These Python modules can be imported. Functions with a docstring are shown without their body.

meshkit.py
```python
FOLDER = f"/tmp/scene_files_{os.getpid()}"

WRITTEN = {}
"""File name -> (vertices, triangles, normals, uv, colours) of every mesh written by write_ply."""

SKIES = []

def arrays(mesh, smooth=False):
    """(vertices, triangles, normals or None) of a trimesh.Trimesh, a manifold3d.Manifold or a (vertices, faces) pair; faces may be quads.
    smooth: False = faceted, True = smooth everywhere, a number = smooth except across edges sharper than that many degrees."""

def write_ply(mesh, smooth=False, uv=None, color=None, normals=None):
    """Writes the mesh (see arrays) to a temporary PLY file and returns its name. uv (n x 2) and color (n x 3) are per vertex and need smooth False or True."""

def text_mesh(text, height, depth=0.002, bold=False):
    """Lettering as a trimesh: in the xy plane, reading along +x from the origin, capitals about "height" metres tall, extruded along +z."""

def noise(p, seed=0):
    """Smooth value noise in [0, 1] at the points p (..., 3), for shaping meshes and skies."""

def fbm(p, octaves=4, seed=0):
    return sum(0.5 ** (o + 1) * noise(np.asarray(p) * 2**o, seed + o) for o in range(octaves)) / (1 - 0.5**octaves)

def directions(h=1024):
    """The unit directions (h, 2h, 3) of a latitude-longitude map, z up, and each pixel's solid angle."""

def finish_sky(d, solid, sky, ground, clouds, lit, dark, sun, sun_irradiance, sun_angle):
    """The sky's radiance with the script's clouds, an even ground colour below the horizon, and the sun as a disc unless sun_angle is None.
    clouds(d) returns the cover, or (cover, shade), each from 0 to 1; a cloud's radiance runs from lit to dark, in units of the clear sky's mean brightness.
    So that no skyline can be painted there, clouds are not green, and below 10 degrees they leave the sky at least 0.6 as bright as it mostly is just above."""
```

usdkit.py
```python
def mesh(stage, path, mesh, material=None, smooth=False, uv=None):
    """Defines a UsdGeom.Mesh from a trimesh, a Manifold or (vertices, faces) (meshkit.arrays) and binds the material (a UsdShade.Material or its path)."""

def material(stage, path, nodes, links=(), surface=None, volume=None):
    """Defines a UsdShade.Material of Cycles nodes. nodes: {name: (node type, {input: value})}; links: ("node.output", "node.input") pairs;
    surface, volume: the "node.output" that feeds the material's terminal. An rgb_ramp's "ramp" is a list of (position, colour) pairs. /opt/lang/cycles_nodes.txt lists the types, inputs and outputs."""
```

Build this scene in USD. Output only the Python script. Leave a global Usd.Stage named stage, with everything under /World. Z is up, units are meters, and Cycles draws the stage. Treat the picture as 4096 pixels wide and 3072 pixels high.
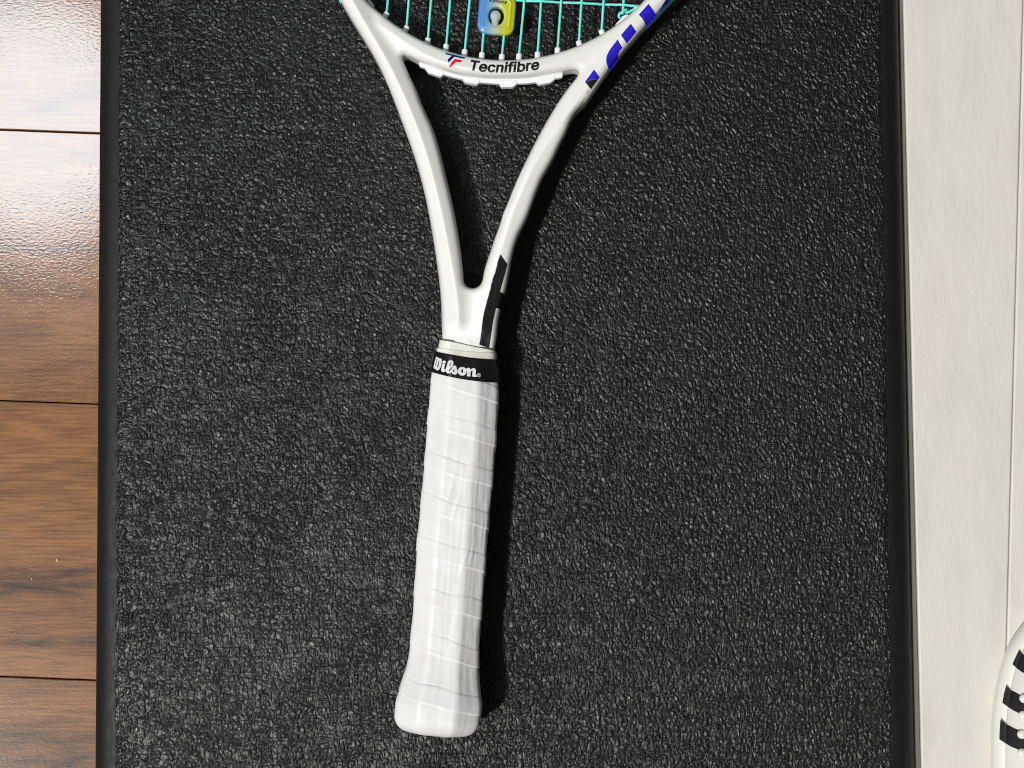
import math, numpy as np, trimesh, usdkit, meshkit
from pxr import Usd, UsdGeom, UsdLux, UsdShade, Gf, Sdf
from scipy.spatial import cKDTree, Delaunay
from scipy.interpolate import splprep, splev
from shapely.geometry import Polygon, LineString, Point, MultiPolygon
from shapely.ops import unary_union
from shapely import affinity, contains_xy

stage = Usd.Stage.CreateInMemory()
UsdGeom.SetStageUpAxis(stage, UsdGeom.Tokens.z)
UsdGeom.SetStageMetersPerUnit(stage, 1.0)
world = UsdGeom.Xform.Define(stage, '/World')
stage.SetDefaultPrim(world.GetPrim())
UsdGeom.Scope.Define(stage, '/World/Looks')

# ------------------------------------------------------------------ camera
FPX, HC, PITCH = 5680.0, 0.708, math.radians(2.83)     # focal length in photo pixels, height, tilt
cam = UsdGeom.Camera.Define(stage, '/World/camera')
cam.CreateHorizontalApertureAttr(36.0)
cam.CreateVerticalApertureAttr(27.0)
cam.CreateFocalLengthAttr(36.0 * FPX / 4096)
cam.CreateClippingRangeAttr(Gf.Vec2f(0.02, 50))
cam.AddTranslateOp().Set(Gf.Vec3d(0, 0, HC))
cam.AddRotateXOp().Set(math.degrees(PITCH))
cam.CreateExposureAttr(0.0)

# ------------------------------------------------------------------ lamps
KEY = np.array([-4.95, -3.3, 10.0])
def lamp(name, pos, radius, power, color):
    l = UsdLux.DiskLight.Define(stage, '/World/' + name)
    l.CreateRadiusAttr(radius); l.CreateIntensityAttr(power); l.CreateColorAttr(Gf.Vec3f(*color))
    l.CreateNormalizeAttr(True)
    d = -np.asarray(pos, float); d /= np.linalg.norm(d)
    z = -d; x = np.cross([0, 1, 0], z); x /= np.linalg.norm(x); y = np.cross(z, x)
    m = Gf.Matrix4d(*x, 0, *y, 0, *z, 0, *[float(c) for c in pos], 1)
    l.AddTransformOp().Set(m)
    return l
lamp('ceiling_lamp', KEY, 0.40, 435.0, (1.0, 0.99, 0.972))
lamp('second_ceiling_lamp', (-0.95, 0.66, 2.05), 0.25, 1.8, (0.86, 0.94, 1.0))
lamp('lamp_shade_glow', (-0.95, 0.66, 2.07), 0.50, 0.7, (0.96, 0.96, 1.0))
dome = UsdLux.DomeLight.Define(stage, '/World/room_light')
dm = usdkit.material(stage, '/World/Looks/room_light', {'b': ('background_shader', {'color': (1.0, 0.98, 0.95), 'strength': 0.075})}, surface='b.background')
UsdShade.MaterialBindingAPI.Apply(dome.GetPrim()).Bind(dm)

# ------------------------------------------------------------------ helpers
used = {}
def path_of(name, parent):
    base = parent.GetPath().pathString if parent else '/World'
    p = base + '/' + name
    n = used.get(p, 0); used[p] = n + 1
    return p if n == 0 else f'{p}_{n:03d}'
def tag(prim, label=None, cat=None, group=None, kind=None):
    for k, v in (('label', label), ('category', cat), ('group', group), ('kind', kind)):
        if v: prim.SetCustomDataByKey(k, v)
    return prim
offset_of = {}
def thing(name, loc, label=None, cat=None, kind=None):
    x = UsdGeom.Xform.Define(stage, path_of(name, None)); x.AddTranslateOp().Set(Gf.Vec3d(*[float(c) for c in loc]))
    offset_of[x.GetPath().pathString] = np.asarray(loc, float)
    return tag(x.GetPrim(), label, cat, kind=kind)
def obj(name, mesh, mat, parent=None, smooth=False, label=None):
    """one Mesh prim; mesh is given in world coordinates"""
    v, f = (mesh.vertices, mesh.faces) if hasattr(mesh, 'vertices') else mesh
    top = np.zeros(3)
    if parent:
        top = offset_of['/'.join(parent.GetPath().pathString.split('/')[:3])]
    p = usdkit.mesh(stage, path_of(name, parent), trimesh.Trimesh(np.asarray(v) - top, f, process=False), M[mat], smooth=smooth).GetPrim()
    if label: p.SetCustomDataByKey('label', label)
    return p

CP, SP = math.cos(PITCH), math.sin(PITCH)
def U(px, py, z):
    """photo pixel -> the point of that line of sight at height z"""
    px, py = np.asarray(px, float), np.asarray(py, float)
    xc, yc = (px - 2048) / FPX, (1536 - py) / FPX
    dx, dy, dz = xc, yc * CP + SP, yc * SP - CP
    t = (z - HC) / dz
    return np.stack([dx * t, dy * t, np.broadcast_to(z, np.shape(dx * t))], -1)

def zoomed(pts, base, s):
    return [(base[0] + x / s, base[1] + y / s) for x, y in pts]
def spline(pts, n, s=0.5, closed=False):
    p = np.asarray(pts, float)
    t, _ = splprep(p.T, s=s * len(p), per=closed, k=3)
    return np.stack(splev(np.linspace(0, 1, n), t), -1)

def tube(pts, r, n=8, cap=True):
    p = np.asarray(pts, float)
    d = np.gradient(p, axis=0); d /= np.linalg.norm(d, axis=1)[:, None]
    a = np.array([0, 0, 1.0]) if abs(d[0][2]) < 0.9 else np.array([1.0, 0, 0])
    rings, u = [], None
    for i in range(len(p)):
        u = a - d[i] * (a @ d[i]) if u is None else u - d[i] * (u @ d[i])
        u = u / np.linalg.norm(u); w = np.cross(d[i], u)
        an = np.linspace(0, 2 * math.pi, n, endpoint=False)
        rr = r if np.isscalar(r) else r[i]
        rings.append(p[i] + rr * (np.cos(an)[:, None] * u + np.sin(an)[:, None] * w))
    v = np.concatenate(rings); f = []
    for i in range(len(p) - 1):
        for j in range(n):
            q = (i * n + j, i * n + (j + 1) % n, (i + 1) * n + (j + 1) % n, (i + 1) * n + j)
            f += [(q[0], q[1], q[2]), (q[0], q[2], q[3])]
    if cap:
        c0, c1 = len(v), len(v) + 1
        v = np.vstack([v, p[0], p[-1]])
        for j in range(n):
            f += [(c0, (j + 1) % n, j), (c1, (len(p) - 1) * n + j, (len(p) - 1) * n + (j + 1) % n)]
    return v, np.array(f)

def grid_mesh(P, wrap=False):
    """P: (rows, cols, 3)"""
    R, C = P.shape[:2]
    i, j = np.meshgrid(np.arange(R - 1), np.arange(C if wrap else C - 1), indexing='ij')
    a, b = i * C + j, i * C + (j + 1) % C
    c, d = (i + 1) * C + (j + 1) % C, (i + 1) * C + j
    return P.reshape(-1, 3), np.concatenate([np.stack([a, b, c], -1).reshape(-1, 3), np.stack([a, c, d], -1).reshape(-1, 3)])

def puff(poly, ztop, zbot, rings, step, ring_step, extra=None):
    """closed solid over a plan outline (metres); ztop / zbot take (xy, distance to the outline)"""
    lines = [poly.exterior] + list(poly.interiors)
    bp = []
    for l in lines:
        n = max(12, int(l.length / (ring_step * 0.25)))
        bp += [l.interpolate(t, normalized=True).coords[0] for t in np.linspace(0, 1, n, endpoint=False)]
    tree = cKDTree(np.array(bp))
    pts = []
    for d in rings:
        g = poly.buffer(-d) if d else poly
        for q in getattr(g, 'geoms', [g]):
            if q.is_empty: continue
            for l in [q.exterior] + list(q.interiors):
                n = max(8, int(l.length / ring_step))
                pts += [l.interpolate(t, normalized=True).coords[0] for t in np.linspace(0, 1, n, endpoint=False)]
    nb = 0
    x0, y0, x1, y1 = poly.bounds
    gx, gy = np.meshgrid(np.arange(x0, x1, step), np.arange(y0, y1, step))
    gy = gy + (np.arange(gx.shape[1]) % 2) * step * 0.5
    g = np.stack([gx.ravel(), gy.ravel()], -1)
    g = g[contains_xy(poly, g[:, 0], g[:, 1])]
    g = g[tree.query(g)[0] > rings[-1] + step * 0.5]
    pts = np.array(pts)
    if extra is not None:
        e = extra[contains_xy(poly, extra[:, 0], extra[:, 1])]
        e = e[tree.query(e)[0] > 0.0012]
        g = g[cKDTree(e).query(g)[0] > step * 0.5]
        pts = np.vstack([pts, e])
    pts = np.vstack([pts, g])
    tri = Delaunay(pts).simplices
    c = pts[tri].mean(1)
    area = np.abs(np.cross(pts[tri[:, 1]] - pts[tri[:, 0]], pts[tri[:, 2]] - pts[tri[:, 0]]))
    tri = tri[contains_xy(poly, c[:, 0], c[:, 1]) & (area > 1e-13)]
    q = pts[tri]
    flip = np.cross(q[:, 1] - q[:, 0], q[:, 2] - q[:, 0]) < 0
    tri[flip] = tri[flip][:, ::-1]
    d = tree.query(pts)[0]
    N = len(pts)
    zt, zb = ztop(pts, d), zbot(pts, d)
    v = np.vstack([np.column_stack([pts, zt]), np.column_stack([pts, zb])])
    e = np.vstack([tri[:, [0, 1]], tri[:, [1, 2]], tri[:, [2, 0]]])
    key = {}
    for a, b in e: key[(a, b)] = 1
    be = np.array([(a, b) for a, b in key if (b, a) not in key])
    wall = np.vstack([np.column_stack([be[:, 1], be[:, 0], be[:, 0] + N]), np.column_stack([be[:, 1], be[:, 0] + N, be[:, 1] + N])])
    return v, np.vstack([tri, tri[:, ::-1] + N, wall])

def refine(v, f, edge):
    for _ in range(7):
        t = trimesh.Trimesh(v, f, process=False)
        if t.edges_unique_length.max() < edge: break
        v, f = trimesh.remesh.subdivide_to_size(v, f, edge)[:2]
    return v, f
def tri2d(poly, edge):
    vs, fs, n = [], [], 0
    for q in getattr(poly, 'geoms', [poly]):
        if q.is_empty or q.area < 1e-9: continue
        v, f = trimesh.creation.triangulate_polygon(q, engine='earcut')
        vs.append(v); fs.append(f + n); n += len(v)
    v, f = np.vstack(vs), np.vstack(fs)
    v, f = refine(np.column_stack([v, np.zeros(len(v))]), f, edge)
    a = np.cross(v[f[:, 1], :2] - v[f[:, 0], :2], v[f[:, 2], :2] - v[f[:, 0], :2])
    return v[:, :2], f[np.abs(a) > 1e-9]
def drape_px(v, f, surf, off, z0):
    """2-D mesh in photo pixels laid on surf(xy) -> z"""
    z = np.full(len(v), z0)
    for k in range(22):
        P = U(v[:, 0], v[:, 1], z); z = (surf(P[:, :2]) + off) * (1 if k < 5 else 0.5) + z * (0 if k < 5 else 0.5)
    P = U(v[:, 0], v[:, 1], z)
    a = np.cross(P[f[:, 1], :2] - P[f[:, 0], :2], P[f[:, 2], :2] - P[f[:, 0], :2])
    f = f.copy(); f[a < 0] = f[a < 0][:, ::-1]
    return P, f
def decal(poly_px, surf, off, z0, edge=4.0):
    return drape_px(*tri2d(poly_px, edge), surf, off, z0)
def text_2d(text, height, bold=True, grow=0.025):
    m = meshkit.text_mesh(text, height, depth=1.0, bold=bold)
    f = m.faces[m.face_normals[:, 2] > 0.9]
    g = unary_union([Polygon(m.vertices[t][:, :2]).buffer(0.01) for t in f]).buffer(grow * height, join_style=2).simplify(height * 0.012)
    return tri2d(g, height * 0.14)

# ------------------------------------------------------------------ materials
M = {}
def mat(name, nodes, links=(), surface='p.BSDF'):
    M[name] = usdkit.material(stage, '/World/Looks/' + name, nodes, links, surface=surface)
def plain(name, color, rough=0.4, coat=0.0, **kw):
    mat(name, {'p': ('principled_bsdf', {'base_color': color, 'roughness': rough, 'coat_weight': coat, **kw})})

# grained black leatherette
mat('leatherette', {
    'g': ('geometry', {}),
    'warp': ('noise_texture', {'scale': 150.0, 'detail': 2.0}),
    'wsub': ('vector_math', {'math_type': 'subtract', 'vector2': (0.5, 0.5, 0.5)}),
    'wsc': ('vector_math', {'math_type': 'scale', 'scale': 0.0032}),
    'wadd': ('vector_math', {'math_type': 'add'}),
    'map': ('mapping', {'scale': (1.0, 0.72, 1.0)}),
    'cell': ('voronoi_texture', {'feature': 'distance_to_edge', 'scale': 415.0, 'randomness': 0.9}),
    'cellr': ('map_range', {'range_type': 'smoothstep', 'from_min': 0.0, 'from_max': 0.34, 'to_min': 0.0, 'to_max': 1.0}),
    'big': ('voronoi_texture', {'feature': 'distance_to_edge', 'scale': 120.0}),
    'bigr': ('map_range', {'range_type': 'smoothstep', 'from_min': 0.0, 'from_max': 0.08, 'to_min': 0.0, 'to_max': 1.0}),
    'fmap': ('mapping', {'scale': (1.0, 0.42, 1.0)}), 'fine': ('noise_texture', {'scale': 1250.0, 'detail': 3.0, 'roughness': 0.6}),
    'zone': ('noise_texture', {'scale': 34.0, 'detail': 2.0}), 'zr': ('map_range', {'from_min': 0.35, 'from_max': 0.65, 'to_min': 0.6, 'to_max': 1.05}),
    'cmap': ('mapping', {'scale': (0.45, 1.0, 1.0), 'rotation': (0, 0, 0.25)}), 'cre': ('voronoi_texture', {'feature': 'distance_to_edge', 'scale': 75.0}),
    'crer': ('map_range', {'range_type': 'smoothstep', 'from_min': 0.0, 'from_max': 0.03, 'to_min': 0.0, 'to_max': 0.22}), 'hsum': ('math', {'math_type': 'add'}),
    'mx1': ('mapping', {'scale': (0.16, 1.0, 1.0), 'rotation': (0, 0, 0.06)}), 'nx1': ('noise_texture', {'scale': 210.0, 'detail': 2.0, 'distortion': 0.5}), 'sx1': ('math', {'math_type': 'subtract', 'value2': 0.5}), 'ax1': ('math', {'math_type': 'absolute'}), 'rx1': ('map_range', {'range_type': 'smoothstep', 'from_min': 0.0, 'from_max': 0.028, 'to_min': 0.0, 'to_max': 0.32}),
    'mx2': ('mapping', {'scale': (1.0, 0.16, 1.0), 'rotation': (0, 0, -0.05)}), 'nx2': ('noise_texture', {'scale': 260.0, 'detail': 2.0, 'distortion': 0.5}), 'sx2': ('math', {'math_type': 'subtract', 'value2': 0.5}), 'ax2': ('math', {'math_type': 'absolute'}), 'rx2': ('map_range', {'range_type': 'smoothstep', 'from_min': 0.0, 'from_max': 0.028, 'to_min': 0.0, 'to_max': 0.30}),
    'h3': ('math', {'math_type': 'add'}), 'h4': ('math', {'math_type': 'add'}),
    'mid': ('noise_texture', {'scale': 420.0, 'detail': 2.0}),
    'a1': ('math', {'math_type': 'multiply_add'}),
    'a2': ('math', {'math_type': 'multiply_add', 'value2': 0.62}),
    'a3': ('math', {'math_type': 'multiply_add', 'value2': 0.4}),
    'hb': ('math', {'math_type': 'multiply', 'value2': 0.3}),
    'b': ('bump', {'strength': 1.0, 'distance': 0.00042}),
    'col': ('mix', {'color1': (0.006, 0.006, 0.0061), 'color2': (0.007, 0.007, 0.0072)}),
    'p': ('principled_bsdf', {'roughness': 0.32, 'specular_ior_level': 0.40}),
}, [('g.position', 'warp.vector'), ('warp.color', 'wsub.vector1'), ('wsub.vector', 'wsc.vector1'), ('wsc.vector', 'wadd.vector1'),
    ('g.position', 'wadd.vector2'), ('wadd.vector', 'map.vector'), ('map.vector', 'cell.vector'), ('map.vector', 'big.vector'),
    ('g.position', 'fmap.vector'), ('fmap.vector', 'fine.vector'), ('g.position', 'zone.vector'), ('zone.fac', 'zr.value'), ('zr.result', 'a1.value2'), ('wadd.vector', 'cmap.vector'), ('cmap.vector', 'cre.vector'), ('cre.distance', 'crer.value'), ('crer.result', 'hsum.value1'), ('hb.value', 'hsum.value2'), ('g.position', 'mid.vector'), ('cell.distance', 'cellr.value'), ('big.distance', 'bigr.value'),
    ('bigr.result', 'hb.value1'), ('cellr.result', 'a1.value1'), ('g.position', 'mx1.vector'), ('mx1.vector', 'nx1.vector'), ('nx1.fac', 'sx1.value1'), ('sx1.value', 'ax1.value1'), ('ax1.value', 'rx1.value'),
    ('g.position', 'mx2.vector'), ('mx2.vector', 'nx2.vector'), ('nx2.fac', 'sx2.value1'), ('sx2.value', 'ax2.value1'), ('ax2.value', 'rx2.value'),
    ('rx1.result', 'h3.value1'), ('rx2.result', 'h3.value2'), ('h3.value', 'h4.value1'), ('hsum.value', 'h4.value2'), ('h4.value', 'a1.value3'), ('fine.fac', 'a2.value1'), ('a1.value', 'a2.value3'),
    ('mid.fac', 'a3.value1'), ('a2.value', 'a3.value3'), ('a3.value', 'b.height'), ('b.normal', 'p.normal'), ('cellr.result', 'col.fac'), ('col.color', 'p.base_color')])
mat('smooth_black', {
    'g': ('geometry', {}), 'm': ('mapping', {'scale': (1.0, 0.35, 1.0)}),
    'n': ('noise_texture', {'scale': 420.0, 'detail': 4.0, 'roughness': 0.6}), 'b': ('bump', {'strength': 0.6, 'distance': 0.0003}),
    'r': ('map_range', {'from_min': 0.3, 'from_max': 0.7, 'to_min': 0.46, 'to_max': 0.62}),
    'p': ('principled_bsdf', {'base_color': (0.007, 0.007, 0.0073), 'specular_ior_level': 0.25})},
    [('g.position', 'm.vector'), ('m.vector', 'n.vector'), ('n.fac', 'b.height'), ('b.normal', 'p.normal'), ('n.fac', 'r.value'), ('r.result', 'p.roughness')])
# brown wood planks, grain along x
def wood(name, c0, c1, c2, seed):
    mat(name, {
        'g': ('geometry', {}), 'm': ('mapping', {'scale': (0.19, 1.0, 1.0), 'location': (seed * 0.37, seed * 0.21, seed)}),
        'w': ('noise_texture', {'scale': 26.0, 'detail': 3.0, 'distortion': 1.6}),
        'w2': ('noise_texture', {'scale': 150.0, 'detail': 7.0, 'roughness': 0.72, 'distortion': 0.6}),
        'm3': ('mapping', {'scale': (0.06, 1.0, 1.0)}), 'w3': ('noise_texture', {'scale': 800.0, 'detail': 3.0}),
        'mixf': ('math', {'math_type': 'multiply_add', 'value2': 0.45}), 'mh': ('math', {'math_type': 'multiply', 'value2': 0.6}),
        'ramp': ('rgb_ramp', {'ramp': [(0.36, c0), (0.46, c1), (0.60, c2), (0.72, c1)]}),
        'fine': ('mix', {'mix_type': 'multiply', 'fac': 0.6}), 'fr': ('rgb_ramp', {'ramp': [(0.38, (0.45, 0.42, 0.4)), (0.58, (1, 1, 1))]}),
        'peel': ('noise_texture', {'scale': 900.0, 'detail': 2.0}), 'mp': ('mapping', {'scale': (0.55, 1.0, 1.0)}),
        'b': ('bump', {'strength': 0.6, 'distance': 0.000075}),
        'p': ('principled_bsdf', {'roughness': 0.35, 'specular_ior_level': 0.15, 'coat_weight': 1.0, 'coat_roughness': 0.06, 'coat_ior': 1.75})},
        [('g.position', 'm.vector'), ('m.vector', 'w.vector'), ('m.vector', 'w2.vector'), ('w.fac', 'mh.value1'), ('w2.fac', 'mixf.value1'), ('mh.value', 'mixf.value3'),
         ('g.position', 'm3.vector'), ('m3.vector', 'w3.vector'), ('w3.fac', 'fr.fac'), ('mixf.value', 'ramp.fac'), ('ramp.color', 'fine.color1'), ('fr.color', 'fine.color2'),
         ('fine.color', 'p.base_color'), ('g.position', 'mp.vector'), ('mp.vector', 'peel.vector'), ('peel.fac', 'b.height'), ('b.normal', 'p.normal'), ('b.normal', 'p.coat_normal')])
BR = ((0.058, 0.030, 0.017), (0.205, 0.088, 0.031), (0.31, 0.138, 0.050))
for k in range(3): wood(['brown_wood', 'brown_wood_dark', 'brown_wood_light'][k], *[tuple(c * [1, 0.88, 1.06][k] for c in q) for q in BR], seed=k + 0.3)
mat('white_wood', {
    'g': ('geometry', {}), 'm': ('mapping', {'scale': (1.0, 0.3, 1.0)}),
    'n': ('noise_texture', {'scale': 480.0, 'detail': 3.0, 'roughness': 0.55, 'distortion': 0.4}),
    'n2': ('noise_texture', {'scale': 60.0, 'detail': 3.0}),
    'ramp': ('rgb_ramp', {'ramp': [(0.3, (0.635, 0.605, 0.545)), (0.55, (0.69, 0.66, 0.60)), (0.7, (0.675, 0.635, 0.585))]}),
    'b': ('bump', {'strength': 0.8, 'distance': 0.0003}),
    'p': ('principled_bsdf', {'roughness': 0.5})},
    [('g.position', 'm.vector'), ('m.vector', 'n.vector'), ('m.vector', 'n2.vector'), ('n2.fac', 'ramp.fac'), ('ramp.color', 'p.base_color'), ('n.fac', 'b.height'), ('b.normal', 'p.normal')])
plain('trim_grey', (0.17, 0.155, 0.125), 0.6)
plain('gap_dark', (0.015, 0.012, 0.01), 0.7)
mat('white_paint', {
    'g': ('geometry', {}), 'at': ('attribute', {'attribute': 'stain'}),
    'n': ('noise_texture', {'scale': 90.0, 'detail': 3.0}), 'cr': ('rgb_ramp', {'ramp': [(0.35, (0.81, 0.805, 0.765)), (0.65, (0.835, 0.835, 0.80))]}),
    'n2': ('noise_texture', {'scale': 900.0, 'detail': 2.0}), 'mm': ('mapping', {'scale': (1, 0.4, 1)}),
    'th': ('math', {'math_type': 'multiply'}), 'ss': ('map_range', {'range_type': 'smoothstep', 'from_min': 0.28, 'from_max': 0.62}),
    'mx': ('mix', {'color2': (0.40, 0.31, 0.17)}),
    'p': ('principled_bsdf', {'roughness': 0.32, 'coat_weight': 1.0, 'coat_roughness': 0.27})},
    [('g.position', 'n.vector'), ('n.fac', 'cr.fac'), ('cr.color', 'mx.color1'), ('g.position', 'mm.vector'), ('mm.vector', 'n2.vector'),
     ('n2.fac', 'th.value1'), ('at.fac', 'th.value2'), ('th.value', 'ss.value'), ('ss.result', 'mx.fac'), ('mx.color', 'p.base_color')])
plain('white_plastic', (0.80, 0.80, 0.82), 0.38)
plain('white_tape', (0.83, 0.83, 0.82), 0.3)
mat('clear_tape', {'g': ('geometry', {}), 'n': ('noise_texture', {'scale': 120.0, 'detail': 3.0}),
    'cr': ('rgb_ramp', {'ramp': [(0.35, (0.72, 0.71, 0.58)), (0.65, (0.84, 0.835, 0.76))]}),
    'p': ('principled_bsdf', {'roughness': 0.3, 'coat_weight': 0.4})}, [('g.position', 'n.vector'), ('n.fac', 'cr.fac'), ('cr.color', 'p.base_color')])
mat('grip_wrap', {
    'g': ('geometry', {}), 'm': ('mapping', {'scale': (1.0, 0.22, 1.0)}),
    'n': ('noise_texture', {'scale': 900.0, 'detail': 3.0, 'roughness': 0.6}), 'n2': ('noise_texture', {'scale': 70.0, 'detail': 3.0}),
    'cr': ('rgb_ramp', {'ramp': [(0.3, (0.735, 0.73, 0.705)), (0.55, (0.785, 0.785, 0.78)), (0.75, (0.77, 0.765, 0.735))]}),
    'b': ('bump', {'strength': 0.45, 'distance': 0.00012}),
    'p': ('principled_bsdf', {'roughness': 0.42, 'specular_ior_level': 0.45})},
    [('g.position', 'm.vector'), ('m.vector', 'n.vector'), ('g.position', 'n2.vector'), ('n2.fac', 'cr.fac'), ('cr.color', 'p.base_color'), ('n.fac', 'b.height'), ('b.normal', 'p.normal')])
mat('black_vinyl', {'g': ('geometry', {}), 'n': ('noise_texture', {'scale': 260.0, 'detail': 3.0}), 'b': ('bump', {'strength': 0.5, 'distance': 0.0006}),
    'p': ('principled_bsdf', {'base_color': (0.008, 0.008, 0.0085), 'roughness': 0.24})}, [('g.position', 'n.vector'), ('n.fac', 'b.height'), ('b.normal', 'p.normal')])
mat('black_tape', {'g': ('geometry', {}), 'm': ('mapping', {'scale': (1.0, 0.6, 1.0), 'rotation': (0, 0, 0.5)}),
    'n': ('voronoi_texture', {'feature': 'distance_to_edge', 'scale': 260.0}), 'r': ('map_range', {'from_max': 0.08}),
    'b': ('bump', {'strength': 0.3, 'distance': 0.00012}),
    'p': ('principled_bsdf', {'base_color': (0.009, 0.009, 0.010), 'roughness': 0.55, 'specular_ior_level': 0.3})},
    [('g.position', 'm.vector'), ('m.vector', 'n.vector'), ('n.distance', 'r.value'), ('r.result', 'b.height'), ('b.normal', 'p.normal')])
mat('silver_print', {'g': ('geometry', {}), 'n': ('noise_texture', {'scale': 700.0, 'detail': 3.0}),
    'cr': ('rgb_ramp', {'ramp': [(0.35, (0.60, 0.60, 0.62)), (0.6, (0.80, 0.80, 0.81))]}), 'p': ('principled_bsdf', {'roughness': 0.4})},
    [('g.position', 'n.vector'), ('n.fac', 'cr.fac'), ('cr.color', 'p.base_color')])
def worn(name, c, light):
    mat(name, {'g': ('geometry', {}), 'n': ('noise_texture', {'scale': 700.0, 'detail': 5.0, 'distortion': 2.0}),
        'r': ('map_range', {'range_type': 'smoothstep', 'from_min': 0.60, 'from_max': 0.72, 'to_max': 0.45}),
        'mx': ('mix', {'color1': c, 'color2': light}), 'p': ('principled_bsdf', {'roughness': 0.3, 'coat_weight': 0.4})},
        [('g.position', 'n.vector'), ('n.fac', 'r.value'), ('r.result', 'mx.fac'), ('mx.color', 'p.base_color')])
worn('blue_print', (0.022, 0.0095, 0.50), (0.12, 0.11, 0.62))
worn('black_print', (0.010, 0.010, 0.012), (0.06, 0.06, 0.09))
plain('navy_print', (0.016, 0.014, 0.20), 0.3, 0.4)
plain('red_print', (0.85, 0.008, 0.018), 0.3, 0.4)
plain('ink_black', (0.012, 0.009, 0.008), 0.4)
mat('mint_string', {'g': ('geometry', {}), 'n': ('noise_texture', {'scale': 500.0}), 'cr': ('rgb_ramp', {'ramp': [(0.35, (0.15, 0.78, 0.66)), (0.65, (0.20, 0.84, 0.73))]}),
    'p': ('principled_bsdf', {'roughness': 0.35, 'subsurface_weight': 0.15, 'subsurface_scale': 0.001})},
    [('g.position', 'n.vector'), ('n.fac', 'cr.fac'), ('cr.color', 'p.base_color')])
plain('shoe_white', (0.76, 0.75, 0.70), 0.5)
plain('sole_white', (0.78, 0.77, 0.70), 0.45)
plain('crumb_tan', (0.55, 0.40, 0.26), 0.7)
plain('shoe_black', (0.008, 0.008, 0.009), 0.6)

# ------------------------------------------------------------------ floors
ROT = math.radians(-2.2)            # the room is turned a little against the picture
RX, RY = np.array([math.cos(ROT), math.sin(ROT)]), np.array([-math.sin(ROT), math.cos(ROT)])
def board(a0, a1, b0, b1, top, thick, ch, xdir, ydir, slant=0.0):
    """plank with chamfered long and short edges; a along xdir, b along ydir"""
    prof = [(0, -thick), (0, -ch), (ch * 0.3, -ch * 0.3), (ch, 0)]
    rings = []
    for d, z in prof:
        c = [(a0 + d, b0 + d), (a1 - d, b0 + d), (a1 - d, b1 - d), (a0 + d, b1 - d)]
        rings.append([(*(xdir * a + ydir * b), top + z) for a, b in c])
    P = np.array(rings)
    v, f = grid_mesh(P, wrap=True)
    n = len(v); k = len(prof) - 1
    f = np.vstack([f, [[k * 4, k * 4 + 1, k * 4 + 2], [k * 4, k * 4 + 2, k * 4 + 3], [0, 2, 1], [0, 3, 2]]])
    return v, f
floor = thing('floor', (0, 0, 0), kind='structure', label='brown glossy wooden plank floor left of the black pad')
sub = np.array([[-1.2, -1.0], [0.1, -1.0], [0.1, 1.0], [-1.2, 1.0]])
obj('underlay', (np.column_stack([sub, np.full(4, -0.003)]), np.array([[0, 1, 2], [0, 2, 3]])), 'gap_dark', floor)
joint = [U(0, y, 0.0)[:2] @ RY for y in (519, 1602, 2707)]        # joints met at the picture's left edge
pitch = (joint[0] - joint[2]) / 2
for k in range(-2, 4):
    b1 = joint[0] - pitch * (k - 1) - 0.0002
    obj('plank', board(-1.2, 0.1, b1 - pitch + 0.0006, b1, 0.0, 0.003, 0.0004, RX, RY), ['brown_wood', 'brown_wood_light', 'brown_wood_dark'][(k + 2) % 3] if k not in (0, 1, 2, 3) else ['brown_wood_dark', 'brown_wood', 'brown_wood_light', 'brown_wood'][k], floor)
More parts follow.
